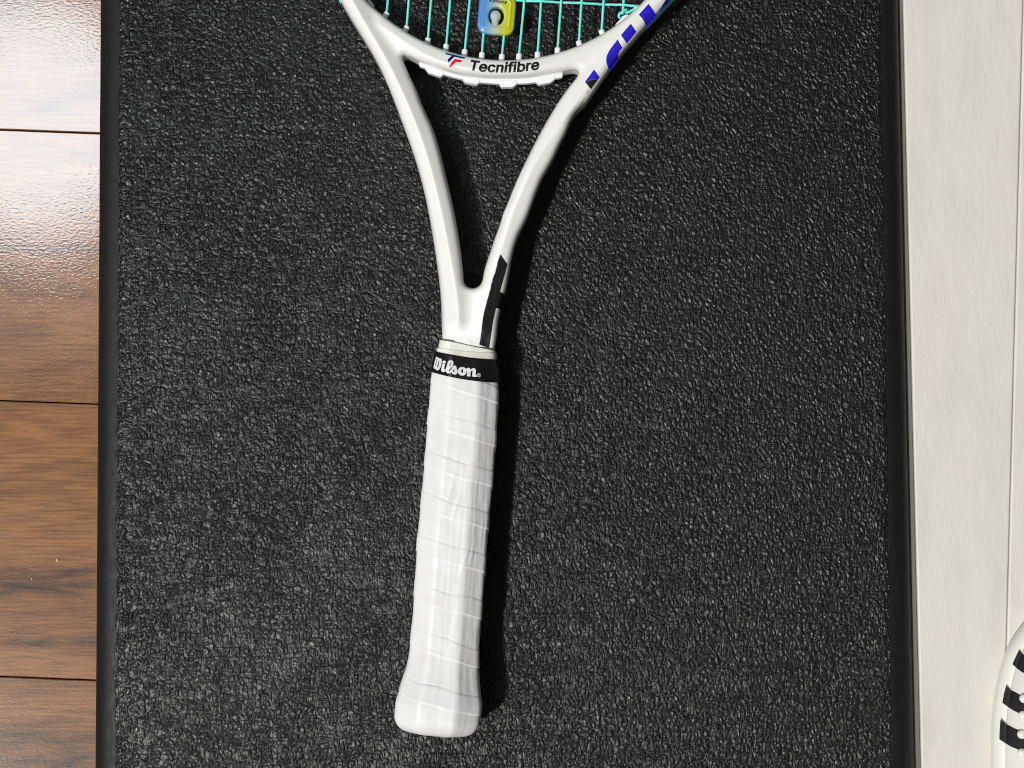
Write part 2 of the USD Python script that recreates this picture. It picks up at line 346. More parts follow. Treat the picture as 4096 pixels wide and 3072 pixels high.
wfloor = thing('white_floor', (0.25, 0, 0), kind='structure', label='white wood grain floor boards right of the black pad')
# left border follows the pad, the seam follows the room
eA, eB = U(3611, 0, 0.0)[:2], U(3684, 3072, 0.0)[:2]
ed = (eB - eA) / np.linalg.norm(eB - eA)
sA, sB = U(4091, 0, 0.0)[:2], U(4023, 2607, 0.0)[:2]
sd = (sB - sA) / np.linalg.norm(sB - sA)
def long_board(A, da, B, db, y0, y1, top, ch):
    """board between two lines running down the picture, chamfered along them"""
    ys = np.linspace(y0, y1, 24)
    xa = A[0] + (ys - A[1]) * da[0] / da[1]; xb = B[0] + (ys - B[1]) * db[0] / db[1]
    cols = []
    for d, z in ((0, -0.006), (0, -ch), (ch * .3, -ch * .35), (ch, -ch * 0.06), (ch * 1.6, 0)):
        cols.append(np.column_stack([xa + d, ys, np.full(24, top + z)]))
    for d, z in ((ch * 1.6, 0), (ch, -ch * 0.06), (ch * .3, -ch * .35), (0, -ch), (0, -0.006)):
        cols.append(np.column_stack([xb - d, ys, np.full(24, top + z)]))
    return grid_mesh(np.stack(cols, 1))
obj('plank', long_board(eA, ed, sA - [0.0002, 0], sd, -0.6, 0.8, 0.0012, 0.0007), 'white_wood', wfloor, smooth=50)
obj('plank', long_board(sA + [0.0002, 0], sd, sA + [0.12, 0], sd, -0.6, 0.8, 0.0012, 0.0007), 'white_wood', wfloor, smooth=50)
obj('plank', long_board(sA + [0.1204, 0], sd, sA + [0.24, 0], sd, -0.6, 0.8, 0.0012, 0.0007), 'white_wood', wfloor, smooth=50)
tA = eA - [0.0003, 0]
obj('edge_trim', long_board(tA - [0.010, 0], ed, tA, ed, -0.6, 0.8, 0.0004, 0.0003), 'trim_grey', wfloor, smooth=50)
obj('underlay', (np.array([[0.12, -0.9, -0.006], [0.75, -0.9, -0.006], [0.75, 0.9, -0.006], [0.12, 0.9, -0.006]]), np.array([[0, 1, 2], [0, 2, 3]])), 'gap_dark', wfloor)

# ------------------------------------------------------------------ black pad
TOP = 0.012
def line_x(p0, p1, z):
    a, b = U(*p0, z), U(*p1, z)
    return lambda y: a[0] + (y - a[1]) * (b[0] - a[0]) / (b[1] - a[1])
pad = thing('black_pad', (-0.01, 0, 0), label='black grained leatherette pad with smooth rounded edges lying under the racket', cat='pad')
lo, li = line_x((400, 0), (379, 3072), 0.004), line_x((476, 0), (456, 3072), TOP)
ri, ro = line_x((3527, 0), (3573, 3072), TOP), line_x((3592, 0), (3659, 3072), 0.004)
ys = np.arange(-0.42, 0.60, 0.0007)
def wob(seed):
    q = np.column_stack([ys * 330, np.zeros_like(ys) + seed, np.zeros_like(ys)])
    return (meshkit.fbm(q, 3, seed) - 0.5) * 0.0016
prof = [(0, -0.0016), (0.00005, -0.0010), (0.0002, -0.00072), (0.0005, -0.00052), (0.0012, -0.00028), (0.0022, -0.0001), (0.0035, 0.0)]
wl, wr = wob(3), wob(9)
cols = [np.column_stack([li(ys) + wl + d, ys, np.full(len(ys), TOP + z)]) for d, z in prof]
cols += [np.column_stack([li(ys) * (1 - t) + ri(ys) * t, ys, np.full(len(ys), TOP)]) for t in (0.25, 0.5, 0.75)]
cols += [np.column_stack([ri(ys) + wr - d, ys, np.full(len(ys), TOP + z)]) for d, z in prof[::-1]]
obj('top_panel', grid_mesh(np.stack(cols, 1)), 'leatherette', pad, smooth=60)
def edge_band(xi, xo):
    y2 = np.linspace(-0.42, 0.60, 60); cols = []
    for a in np.linspace(0, 1, 15):
        th = a * math.pi / 2
        u, z = math.sin(th) ** 0.95, (TOP - 0.0006) * math.cos(th) ** 0.75
        s = np.sign(xo(0) - xi(0))
        cols.append(np.column_stack([(xi(y2) - s * 0.0012) * (1 - u) + xo(y2) * u, y2, np.full(60, z)]))
    P = np.stack(cols, 1)
    return grid_mesh(P if xo(0) > xi(0) else P[:, ::-1])
obj('rounded_edge', edge_band(li, lo), 'smooth_black', pad, smooth=True)
obj('rounded_edge', edge_band(ri, ro), 'smooth_black', pad, smooth=True)
for yy in (-0.42, 0.60):
    c = [(lo(yy), yy, 0), (ro(yy), yy, 0), (ri(yy), yy, TOP - 0.0006), (li(yy), yy, TOP - 0.0006)]
    obj('end_face', (np.array(c), np.array([[0, 1, 2], [0, 2, 3]])), 'smooth_black', pad)

# ------------------------------------------------------------------ racket: common frame
BUTT_PX, BRIDGE_PX = (1756.0, 2880.0), (1995.0, 250.0)
def zmid(xy):
    """height of the racket's middle plane; it rests on the butt and on the head's tip"""
    y = np.asarray(xy)[..., 1]
    return TOP + 0.0178 - 0.0091 * (y - yb)
yb = U(*BUTT_PX, TOP + 0.018)[1]
ZB = float(zmid(U(1995, 280, 0.026)))
racket = thing('tennis_racket', U(1870, 1400, TOP), label='white tennis racket with mint strings and white wrapped handle lying on the black pad', cat='tennis racket')

left_outer = [(1359.7, 0), (1384, 44), (1408.5, 87), (1443, 142), (1481, 202.5), (1509, 256), (1535, 307), (1575, 398), (1611, 499), (1643, 590), (1673, 675), (1699, 777), (1722, 890), (1739, 1000), (1754, 1100), (1763, 1190), (1767, 1253), (1767, 1316), (1768, 1375), (1770, 1440)]
right_outer = [(1976, 1440), (1982, 1375), (1988, 1335), (1994, 1285), (2002, 1240), (2012, 1205), (2020, 1174), (2030, 1133), (2041, 1070), (2050, 1020), (2066, 964), (2081, 931), (2098, 895), (2113, 862), (2125, 830), (2137, 795), (2149, 763), (2160, 737), (2175, 705), (2192, 676), (2209, 646), (2227, 608), (2240, 580), (2258, 545), (2276, 506), (2288, 478), (2305, 452), (2330, 432), (2348, 413), (2361, 393), (2373, 376), (2392, 350), (2412, 321), (2434, 289), (2455, 263), (2475, 234), (2493, 215), (2511, 194), (2530, 172), (2551, 147), (2568, 130), (2584, 110), (2608, 84), (2632, 60), (2658, 30), (2683, 0)]
throat = [(1612, 240), (1614, 233), (1620, 230), (1627, 229.5), (1634, 231.5), (1654, 240), (1674, 250.6), (1708.5, 264), (1772, 287), (1831.5, 304), (1878, 312), (1922, 317), (2000, 320), (2072, 319), (2144.7, 312), (2200, 302), (2252, 292), (2276, 286), (2292, 283.6), (2304, 286), (2313, 293), (2314, 301), (2309, 311), (2289, 338), (2253, 386), (2203, 464), (2163, 532), (2130, 596), (2100, 658), (2070, 720), (2045, 781), (2029, 821), (2013, 858), (2001, 899), (1980, 956), (1963, 1008), (1951, 1042), (1935, 1102), (1926, 1136), (1914, 1150), (1893, 1155.5), (1872, 1151), (1859, 1138), (1854, 1110), (1850, 1070), (1838, 968), (1821, 866), (1797, 760), (1777, 671), (1752, 577), (1725, 499), (1690.5, 425), (1661, 350), (1647, 323), (1630, 285), (1616, 254)]
bridge_top = [(1461, 0), (1495, 32), (1535, 68.5), (1557, 86), (1600, 116), (1640, 141), (1698, 173), (1722, 184), (1776, 205), (1822, 221), (1866, 231.5), (1931, 240.5), (1985, 246), (2057, 246), (2100, 242.5), (2150, 236.5), (2216, 222), (2245, 214.5), (2299, 195), (2324, 185), (2371, 163), (2415, 138), (2462, 108), (2486, 92), (2520, 63.5), (2558.5, 25.5), (2584, 0)]
def W2(pts, dz=0.003):
    p = np.asarray(pts, float); z = np.full(len(p), ZB)
    for _ in range(4): z = zmid(U(p[:, 0], p[:, 1], z)) + dz
    return U(p[:, 0], p[:, 1], z)[:, :2]
AX = W2([BRIDGE_PX], 0)[0] - W2([BUTT_PX], 0)[0]; AX /= np.linalg.norm(AX)
EX = np.array([AX[1], -AX[0]])
E0 = W2([(1997, 246)])[0]
CH = E0 + AX * 0.165
def ell(a, b, th):
    th = np.asarray(th)[:, None]
    return CH + EX * a * np.sin(th) - AX * b * np.cos(th)
A0, A1 = math.acos(1 - 0.060 / 0.177), math.acos(1 - 0.046 / 0.165)
LO, RO = W2(spline(left_outer, 260, 0.4)), W2(spline(right_outer, 320, 0.35))
outer = np.vstack([LO, RO, ell(0.130, 0.177, np.linspace(A0, 2 * math.pi - A0, 160))])
head = np.vstack([W2(spline(bridge_top, 240, 0.4)), ell(0.118, 0.165, np.linspace(A1, 2 * math.pi - A1, 150))])
thr = W2(spline(throat + throat[:1], 420, 0.12, closed=True))
frame_poly = Polygon(outer, [head, thr]).buffer(0)

ridge_l = [(1385, -38), (1407, 0), (1429, 38), (1456, 84), (1490, 146), (1531, 212), (1553, 253), (1611, 369), (1654, 475), (1694, 582), (1722, 670), (1741, 738), (1765, 846), (1785, 939), (1799, 1020), (1815, 1095), (1828, 1190), (1834, 1285)]
ridge_r = [(2640, -12), (2590, 48), (2530, 112), (2470, 182), (2430, 232), (2390, 288), (2340, 360), (2290, 428), (2244, 500), (2209, 550), (2175, 602), (2135, 667), (2086, 777), (2049, 866), (2025, 939), (2003, 1019), (1973, 1104), (1951, 1196), (1935, 1253), (1925, 1300)]
ridge_b = [(1520, 96), (1557, 121), (1607, 155), (1662, 194), (1734, 231), (1842, 264), (1920, 277), (2000, 283), (2080, 279), (2163, 265), (2235, 243), (2335, 206), (2389, 181), (2443, 164)]
hoop_mid = ell(0.124, 0.171, np.linspace(0.62, 2 * math.pi - 0.62, 400))
RL, RR, RB = (W2(spline(r, 500, 0.6), 0.011) for r in (ridge_l, ridge_r, ridge_b))
trees = [cKDTree(r) for r in (np.vstack([RL, hoop_mid[200:]]), np.vstack([RR, hoop_mid[:200]]), RB)]
yoke = cKDTree(W2(np.column_stack([np.linspace(1890, 1868, 60), np.linspace(1185, 1460, 60)]), 0.01))
bt = []
for l in [frame_poly.exterior] + list(frame_poly.interiors):
    bt += [l.interpolate(t, normalized=True).coords[0] for t in np.linspace(0, 1, int(l.length / 0.0002), endpoint=False)]
btree = cKDTree(np.array(bt))
Y1390 = W2([(1870, 1385)])[0]
def crown(xy):
    dl, dr, db, dy = trees[0].query(xy)[0], trees[1].query(xy)[0], trees[2].query(xy)[0], yoke.query(xy)[0]
    soft = lambda d: np.sqrt(d * d + 0.0004 ** 2)
    h = np.stack([0.0121 - 0.53 * soft(dl), 0.0117 - 0.29 * soft(dr), 0.0108 - 0.25 * soft(db), 0.0098 - 0.06 * dy - 4.5 * np.maximum(dy - 0.006, 0) ** 1.2])
    k = 0.0006
    h = k * np.log(np.exp((h - 0.01) / k).sum(0)) + 0.01
    s = (xy - Y1390) @ AX
    return h - np.clip(-s / 0.002, 0, 1) * 0.0012
def top_of_frame(xy, d=None):
    if d is None: d = btree.query(xy)[0]
    q = np.clip(1 - d / 0.0027, 0, 1)
    return zmid(xy) + crown(xy) - 0.0040 * (1 - np.sqrt(1 - q * q))
def under_frame(xy, d):
    q = np.clip(1 - d / 0.005, 0, 1)
    return zmid(xy) + 0.0005 - 0.0112 * np.sqrt(1 - q * q)
side = lambda r: np.vstack([r + np.outer(np.ones(len(r)), EX) * o for o in (-0.0007, 0, 0.0007)])
extra = np.vstack([side(r[::2]) for r in (RL, RR, RB)])
fv, ff = puff(frame_poly, top_of_frame, under_frame, [0, 0.00004, 0.00016, 0.0004, 0.0008, 0.0014, 0.0021, 0.0029, 0.0037], 0.0011, 0.0007, extra)
frame = obj('frame', (fv, ff), 'white_paint', racket, smooth=38)
# scuffs on the paint: (photo pixels, radius px, strength)
def seg(pts, r, s): return [(p, r, s) for p in spline(pts, 40, 0) ]
scuffs = seg(zoomed([(1960, 900), (1900, 1000), (1840, 1130), (1780, 1220), (1700, 1340), (1640, 1440)], (2000, 200), 5.53), 7, 1.1)
for q in ((1766, 691), (1787, 757), (1800, 832), (1813, 900), (1822, 996)): scuffs.append((np.array(q), 5, 0.95))
scuffs += seg([(1479, 66), (1480, 76), (1481, 74), (1483, 78)], 3, 1.3) + seg([(1490, 70), (1505, 80), (1521, 91), (1524, 93)], 2.2, 0.9)
scuffs += seg([(1560, 112), (1575, 122), (1590, 133), (1600, 140)], 7, 0.62) + seg([(2400, 275), (2404, 285), (2408, 290), (2410, 300)], 6, 0.75) + seg([(2535, 88), (2545, 92), (2550, 84), (2556, 80)], 6, 0.75)
mesh_prim = UsdGeom.Mesh(frame)
pts = np.array(mesh_prim.GetPointsAttr().Get()) + np.asarray(offset_of[racket.GetPath().pathString])
def to_px(P):
    d = P - [0, 0, HC]
    yc, zc = d[:, 1] * CP + d[:, 2] * SP, d[:, 1] * SP - d[:, 2] * CP
    return np.column_stack([2048 + FPX * d[:, 0] / zc, 1536 - FPX * yc / zc])
qq = to_px(pts); st = np.zeros(len(pts))
for c, r, s in scuffs:
    near = np.abs(qq - c).max(1) < 4 * r
    st[near] = np.maximum(st[near], s * np.exp(-((qq[near] - c) ** 2).sum(1) / (r * r)))
st[pts[:, 2] < ZB] = 0
pv = UsdGeom.PrimvarsAPI(mesh_prim).CreatePrimvar('stain', Sdf.ValueTypeNames.FloatArray, 'vertex'); pv.Set([float(x) for x in st])

# printed marks and tapes on the frame
FS, ZT = top_of_frame, ZB + 0.010
def mark(name, pts, material, off=0.00006, parent=None, label=None, sm=None):
    q = Polygon(pts).buffer(0)
    if sm: q = q.buffer(sm).buffer(-2 * sm).buffer(sm)
    return obj(name, decal(q, FS, off, ZT, 3.5), material, parent or frame, smooth=True, label=label)
Z16, Z20, Z21, Z24 = ((1600, 200), 5.53), ((2000, 200), 5.53), ((2100, 0), 5.53), ((2450, 0), 5.53)
mark('emblem_bar', zoomed([(1000, 58), (1450, 168), (1420, 197), (1205, 150), (1072, 280), (1050, 215), (1138, 126), (1015, 96)], *Z16), 'navy_print', label='dark blue upper stroke of the emblem')
mark('emblem_hook', zoomed([(1085, 338), (1215, 195), (1378, 230), (1335, 277), (1238, 262), (1110, 394)], *Z16), 'red_print', label='red lower stroke of the emblem')
tv, tf = text_2d('Tecnifibre', 38.0)
tv = tv - [tv[:, 0].min(), 0]
tv[:, 0] = tv[:, 0] * (282.0 / tv[:, 0].max()) + 0.16 * tv[:, 1]
bx = 1874.5 + tv[:, 0]
slope = -2 * 0.00057 * (bx - 2008)
base_y = 288.3 - 0.00057 * (bx - 2008) ** 2
tv = np.column_stack([bx + slope * tv[:, 1] * 0.6, base_y - tv[:, 1]])
P, f = drape_px(tv, tf, FS, 0.00007, ZT)
obj('lettering', (P, f), 'ink_black', frame, smooth=True, label='black name printed along the bridge')
m1 = spline([(795, 85), (880, 190), (930, 270), (965, 345)], 20, 0).tolist() + [(860, 470), (740, 610)] + spline([(740, 605), (720, 530), (650, 400), (578, 326)], 20, 0).tolist()
mark('blue_mark', zoomed(m1, *Z24), 'blue_print', label='large blue mark nearest the head')
mark('side_mark', zoomed([(1190, -30), (1330, -30), (1285, 8), (1130, 190), (1000, 345), (900, 455), (742, 612), (735, 590), (968, 345), (1060, 195), (1110, 110)], *Z24), 'navy_print', off=0.0001, label='dark blue band on the outer side')
mark('blue_mark', zoomed([(405, 523), (530, 705), (316, 966), (188, 775)], *Z24), 'blue_print', label='blue four sided mark')
m3 = [(2045, 870), (2155, 1060)] + spline([(2155, 1060), (2095, 1125), (2062, 1200), (2058, 1285)], 14, 0).tolist() + [(1980, 1435), (1880, 1572)] + spline([(1880, 1572), (1825, 1460), (1795, 1310), (1815, 1220), (1870, 1110), (1950, 1000), (2045, 872)], 24, 0).tolist()
mark('blue_mark', zoomed(m3, *Z21), 'blue_print', label='curved blue mark')
mark('blue_mark', zoomed([(2080, 430), (2208, 600), (2140, 642), (2040, 655), (1960, 678), (1880, 702)], *Z20), 'blue_print', label='blue upper half of the lowest mark')
mark('black_mark', zoomed([(1878, 704), (1958, 680), (2040, 657), (2140, 644), (2206, 602), (2012, 868)], *Z20), 'black_print', label='black lower half of the lowest mark')
z3, z4 = ((1500, 500), 2.458), ((1600, 1000), 3.16)
mark('tape_strip', zoomed([(1522, 335), (1445, 520), (1385, 655), (1325, 800), (1262, 960), (1215, 1090), (1190, 1140), (1183, 1115), (1240, 965), (1262, 880), (1302, 790), (1342, 690), (1402, 545), (1465, 420)], *z3), 'white_tape', off=0.00022, parent=racket, label='narrow white tape on the inner edge of the right arm')
lf = np.array([(1270, 58), (1232, 160), (1200, 290), (1178, 345), (1140, 500), (1112, 600), (1085, 700), (1060, 800), (1035, 970), (1000, 1195)])
lf = spline(lf, 60, 0); lf[:, 0] += np.where((lf[:, 1] > 90) & (lf[:, 1] < 640), 3 * np.sin(lf[:, 1] / 11.0) * np.sin(lf[:, 1] / 37.0), 0)
rt = [(1125, 1242), (1175, 900), (1212, 733), (1240, 738), (1272, 762), (1330, 562), (1300, 545), (1262, 530), (1356, 180)]
bl = np.vstack([lf, rt])
mark('black_tape', zoomed(bl, *z4), 'black_tape', off=0.00022, parent=racket, label='black strip of tape on the right of the yoke')
wt = np.vstack([lf[2:32] + [-4, 2], lf[2:32][::-1] + [14, 0]])
mark('tape_strip', zoomed(wt, *z4), 'white_tape', off=0.00012, parent=racket, label='white backing showing beside the black tape')

# bumper strip under the bridge: thin strip with four teeth
def flat_solid(poly_px, z0, z1, zp):
    q = Polygon([tuple(p) for p in U(*np.array(poly_px).T, zp)[:, :2]]).buffer(0)
    q = max(getattr(q, 'geoms', [q]), key=lambda g: g.area)
    ch = 0.0004
    return puff(q, lambda xy, d: np.full(len(xy), z1) - np.clip(ch - d, 0, ch), lambda xy, d: np.full(len(xy), z0), [0, 0.0002, ch], 0.003, 0.001)
zs = ZB + 0.0042
lower = spline(throat[5:18], 120, 0.1)
lower = lower[(lower[:, 0] > 1674) & (lower[:, 0] < 2252)]
base = zoomed([(410, 280), (430, 355), (545, 395), (700, 440), (975, 540), (1180, 600), (1370, 640), (1600, 690), (1775, 715), (2190, 746)], *Z16) + zoomed([(380, 740), (600, 733), (790, 710), (1000, 680), (1230, 626), (1372, 602), (1395, 528)], *Z20)
strip = [tuple(p) for p in (lower - [0, 8])[::-1]] + base
bumper = obj('bumper_strip', flat_solid(strip, ZB + 0.0012, zs, zs), 'white_plastic', racket, smooth=30)
teeth = [zoomed([(545, 393), (620, 500), (905, 595), (975, 540), (975, 470), (760, 390), (580, 330)], *Z16), zoomed([(1370, 638), (1442, 722), (1702, 770), (1775, 715), (1780, 640), (1580, 610), (1380, 575)], *Z16),
         zoomed([(-22, 745), (30, 822), (292, 822), (382, 740), (385, 665), (180, 668), (-20, 668)], *Z20), zoomed([(790, 708), (868, 766), (1130, 716), (1232, 624), (1225, 552), (1000, 590), (790, 635)], *Z20)]
for t in teeth:
    obj('bumper_tooth', flat_solid(t, ZB + 0.0008, zs + 0.0003, zs), 'white_plastic', bumper, smooth=30)

# strings and grommets
SR = 0.00063
mains = [((1553.7, 0), (1548, 62)), ((1637, 0), (1628, 117)), ((1725.5, 0), (1713, 165)), ((1802, 0), (1786, 190)), ((1880, 0), (1860, 211)), ((1945, 0), (1928.5, 223)), ((2032, 0), (2008, 230)),
         ((2098, 0), (2076.5, 228)), ((2165, 0), (2150.5, 221)), ((2244.7, 0), (2230, 204)), ((2326, 0), (2315, 176)), ((2413.7, 0), (2405.5, 132)), ((2493, 0), (2492, 52))]
inner_head = Polygon(head)
cross_y = lambda x: 6 + (x - 2064) * 0.0455
for k, (a, b) in enumerate(mains):
    ca, cb = np.array(a, float), np.array(b, float)
    Pb = U(*b, ZB); Pa = U(*a, ZB)
    d = (Pa - Pb)[:2]; d /= np.linalg.norm(d)
    if k in (0, 12): d = AX
    far = inner_head.boundary.intersection(LineString([Pa[:2] + d * 0.01, Pa[:2] + d * 0.5]))
    L = 0.25 if far.is_empty else min(np.linalg.norm(np.array(g.coords[0]) - Pa[:2]) for g in getattr(far, 'geoms', [far]))
    line = [Pb[:2]] + [Pb[:2] + (Pa[:2] - Pb[:2]) * t for t in (0.4, 0.8)] if True else None
    yc = cross_y(a[0]); tc = (b[1] - yc) / (b[1] - a[1])
    cpt = Pb[:2] + (Pa[:2] - Pb[:2]) * tc
    sgn = 1 if k % 2 == 1 else -1
    line = [(Pb[:2], 0), (cpt - d * 0.005, 0), (cpt - d * 0.002, sgn * SR * .7), (cpt, sgn * SR), (cpt + d * 0.002, sgn * SR * .7), (cpt + d * 0.005, 0), (Pa[:2] + d * L, 0)]
    if k == 12: line = [(U(2490, 50, ZB)[:2], 0)] + line[1:]
    P3 = np.array([(*p, float(zmid(p)) + z + 0.0022) for p, z in line])
    obj('main_string', tube(P3, SR, 8), 'mint_string', racket, smooth=True)
    if k == 12: continue
    # grommet: along the string in the middle, square to the bridge at the sides
    near = head[np.argmin(np.linalg.norm(head - Pb[:2], axis=1))]
    i = np.argmin(np.linalg.norm(head - near, axis=1)); tg = head[min(i + 2, 239)] - head[max(i - 2, 0)]
    nrm = np.array([-tg[1], tg[0]]); nrm /= np.linalg.norm(nrm)
    if nrm @ AX < 0: nrm = -nrm
    w = 0.75 if k in (0, 1, 10, 11) else 0.15
    gd = d * (1 - w) + nrm * w; gd /= np.linalg.norm(gd)
    g0, g1 = Pb[:2] - gd * 0.0042, Pb[:2] + gd * 0.0009
    zz = float(zmid(Pb)) + 0.0024
    g = np.array([(*(g0 * (1 - t) + g1 * t), zz) for t in (0, 0.3, 0.6, 0.9, 0.97, 1)])
    obj('grommet', tube(g, np.array([1, 1, 1, 1, 0.93, 0.8]) * 0.00148, 14), 'white_plastic', racket, smooth=40)
cx = np.linspace(1500, 2545, 90); Pc = U(cx, cross_y(cx) + np.where(cx > 2480, (cx - 2480) * 0.02, 0), ZB)
zc_ = zmid(Pc) + 0.0022
for k, (a, b) in enumerate(mains):
    zc_ += (-SR if k % 2 == 1 else SR) * np.exp(-((cx - a[0]) / 16.0) ** 2)
Pc[:, 2] = zc_
obj('cross_string', tube(Pc[8:], SR, 8), 'mint_string', racket, smooth=True)
def px3(pts, z): 
    q = np.array(zoomed([p[:2] for p in pts], *Z24)); dz = np.array([p[2] if len(p) > 2 else 0 for p in pts])
    P = U(q[:, 0], q[:, 1], ZB); P[:, 2] = zmid(P) + dz + z; return P
def smooth3(P, n): 
    t, _ = splprep(P.T, s=0, k=3); return np.stack(splev(np.linspace(0, 1, n), t), -1)
knot = px3([(590, 160, 0), (500, 200, .0006), (400, 255, .001), (310, 300, .0012)], 0)
obj('knot_string', tube(smooth3(knot, 16), SR, 8), 'mint_string', racket, smooth=True)
loop = px3([(240, 150, -.0004), (238, 250, .0002), (215, 290, .0013), (150, 320, .0016), (138, 375, .0010), (190, 385, -.0006), (245, 340, -.0008), (290, 270, .0004), (300, 235, .0014), (255, 260, .0022), (205, 330, .0020)], 0)
obj('string_knot', tube(smooth3(loop, 60), SR, 8), 'mint_string', racket, smooth=True)
def pad_px(pts, dz): return flat_solid(pts, ZB - 0.0018, ZB + dz, ZB + dz)
obj('grommet_pad', pad_px(zoomed([(60, 575), (75, 520), (270, 330), (320, 310), (390, 345), (380, 420), (200, 560), (80, 640)], *Z24), 0.0016), 'white_plastic', racket, smooth=30)
obj('grommet_pad', pad_px(zoomed([(480, 140), (520, 85), (640, 130), (620, 220), (520, 220)], *Z24), 0.0013), 'white_plastic', racket, smooth=30)
z8 = ((1300, 0), 7.373)
obj('grommet_pad', pad_px(zoomed([(1150, -60), (1290, -60), (1400, 70), (1455, 150), (1458, 260), (1380, 220), (1250, 90)], *z8), 0.0022), 'white_plastic', racket, smooth=30)
# strings that run in the groove outside the head
for s, path in (('r', [(2733, -50), (2694, 0), (2660, 36), (2625, 75), (2600, 100), (2582, 119)]), ('l', [(1325, -60), (1345, -24), (1358, 0), (1364, 12)])):
    q = np.array(path, float); q = spline(q, 20, 0) if len(q) > 3 else q
    P = U(q[:, 0], q[:, 1], ZB); P[:, 2] = zmid(P) + 0.0005
    P[:, :2] += (-EX if s == 'r' else EX) * 0.0003
    obj('outer_string', tube(P, SR, 8), 'mint_string', racket, smooth=True)

# ------------------------------------------------------------------ handle
stn = np.array([(1350, 1874, 228, 11.0, 0), (1380, 1872, 228, 11.0, 0), (1410, 1867, 232, 11.4, .15), (1440, 1864, 240, 12.4, .5), (1500, 1861, 258, 13.4, 1), (1560, 1858, 269, 13.9, 1), (1618, 1855, 272, 14.2, 1), (1785, 1843.5, 274, 14.3, 1), (1946, 1829.5, 273, 14.3, 1), (2115, 1814, 274, 14.3, 1), (2290, 1801, 272, 14.3, 1), (2472, 1788, 268, 14.3, 1), (2600, 1778, 271, 14.4, 1), (2662, 1773, 281, 14.9, 1), (2710, 1768, 296, 15.7, 1), (2755, 1763, 314, 16.6, 1), (2814, 1756, 334, 17.4, 1), (2860, 1751, 333, 17.5, 1), (2900, 1748, 326, 17.4, 1)])
from scipy.interpolate import PchipInterpolator
sC, sW, sHh, sK = (PchipInterpolator(stn[:, 0], stn[:, i]) for i in (1, 2, 3, 4))
octo = Polygon([(0.44, 1), (1, 0.52), (1, -0.52), (0.44, -1), (-0.44, -1), (-1, -0.52), (-1, 0.52), (-0.44, 1)]).buffer(-0.27).buffer(0.27)
NA = 144
phi = np.linspace(0, 2 * math.pi, NA, endpoint=False)
def radial(poly):
    out = []
    for a in phi:
        g = LineString([(0, 0), (2 * math.cos(a), 2 * math.sin(a))]).intersection(poly.exterior)
        out.append(math.hypot(*np.array(getattr(g, 'geoms', [g])[0].coords[0]) if g.geom_type != 'Point' else (g.x, g.y)))
    return np.array(out)
r_oct = radial(octo)
r_sq = (np.abs(np.cos(phi)) ** 5 + np.abs(np.sin(phi)) ** 5) ** (-1 / 5)
def handle_point(py, j, off=0.0, shrink=0.0):
    """py, j arrays of equal shape (j = index of the angle); off in metres outwards"""
    py = np.asarray(py, float)
    zc = TOP + 0.0176
    c = U(sC(py), py, zc)
    zc = zmid(c)
    k = sK(py)
    r = r_oct[j] * k + r_sq[j] * (1 - k)
    hw = sW(py) / 2 * (HC - zc) / FPX
    x = (hw + off - shrink) * r * np.cos(phi[j]); z = (sHh(py) / 1000 + off - shrink) * r * np.sin(phi[j])
    P = np.empty(py.shape + (3,))
    P[..., :2] = c[..., :2] + EX * x[..., None]; P[..., 2] = zc + z
    return P
edges = np.array([1280, 1450, 1618, 1785, 1946, 2115, 2290, 2472, 2662, 2850, 3040.0])
py = np.arange(1470, 2859, 2.0); J, PY = np.meshgrid(np.arange(NA), py)
def layer(PY, J):
    ca, sa = np.cos(phi[J]), np.sin(phi[J])
    w = np.interp(PY, edges, np.arange(len(edges))) + phi[J] / (2 * math.pi) + (meshkit.fbm(np.stack([ca * 1.6, sa * 1.6, PY / 150.0], -1), 3, 21) - 0.5) * 0.09
    jit = (meshkit.noise(np.stack([phi[J] * 1.3, np.floor(w) * 7.0, np.zeros_like(w)], -1), 4) - 0.5) * 0.06
    fr = np.mod(w, 1.0)
    up = np.clip((fr - 0.60 - jit) / 0.05, 0, 1); up = up * up * (3 - 2 * up)
    dn = np.clip((fr - 0.978) / 0.022, 0, 1); dn = dn * dn * (3 - 2 * dn)
    amp = 0.15 + 1.1 * meshkit.noise(np.stack([ca * 3.2, sa * 3.2, np.floor(w) * 3.1], -1), 8)
    o = (0.00026 * up * amp + 0.00007 * np.clip((fr - 0.90) / 0.08, 0, 1) + 0.00014 * fr) * (1 - dn)
    o -= 0.00009 * amp * np.exp(-((fr - 0.595 - jit) / 0.016) ** 2)
    q = np.stack([phi[J] * 9.0, PY / 150.0, np.zeros_like(w)], -1)
    side_ = 0.35 + 0.65 * np.clip(np.cos(phi[J] - 0.5), 0, 1)
    o += (meshkit.fbm(q * [2.2, 1, 1], 3, 11) - 0.5) * 0.00042 * side_
    o += (meshkit.fbm(np.stack([phi[J] * 2, PY / 60.0, np.zeros_like(w)], -1), 3, 5) - 0.5) * 0.00035
    # two long creases
    for a0, y0, y1 in ((1.62, 1905, 2060), (1.42, 1960, 2090), (1.05, 2150, 2290), (0.85, 2130, 2280)):
        c = a0 + (PY - y0) * 0.0016
        o += 0.00028 * np.exp(-((phi[J] - c) / 0.035) ** 2) * np.exp(-((PY - (y0 + y1) / 2) / (0.35 * (y1 - y0))) ** 2)
    return o
G = handle_point(PY, J, layer(PY, J))
cap = []
RF = 0.0082
last_off = layer(np.full(NA, py[-1]), np.arange(NA))
for a in np.linspace(0.12, math.pi / 2, 10):
    ring = handle_point(np.full(NA, py[-1]), np.arange(NA), last_off, RF * (1 - math.cos(a)) * 0.95)
    ring[:, :2] -= AX * RF * math.sin(a); cap.append(ring)
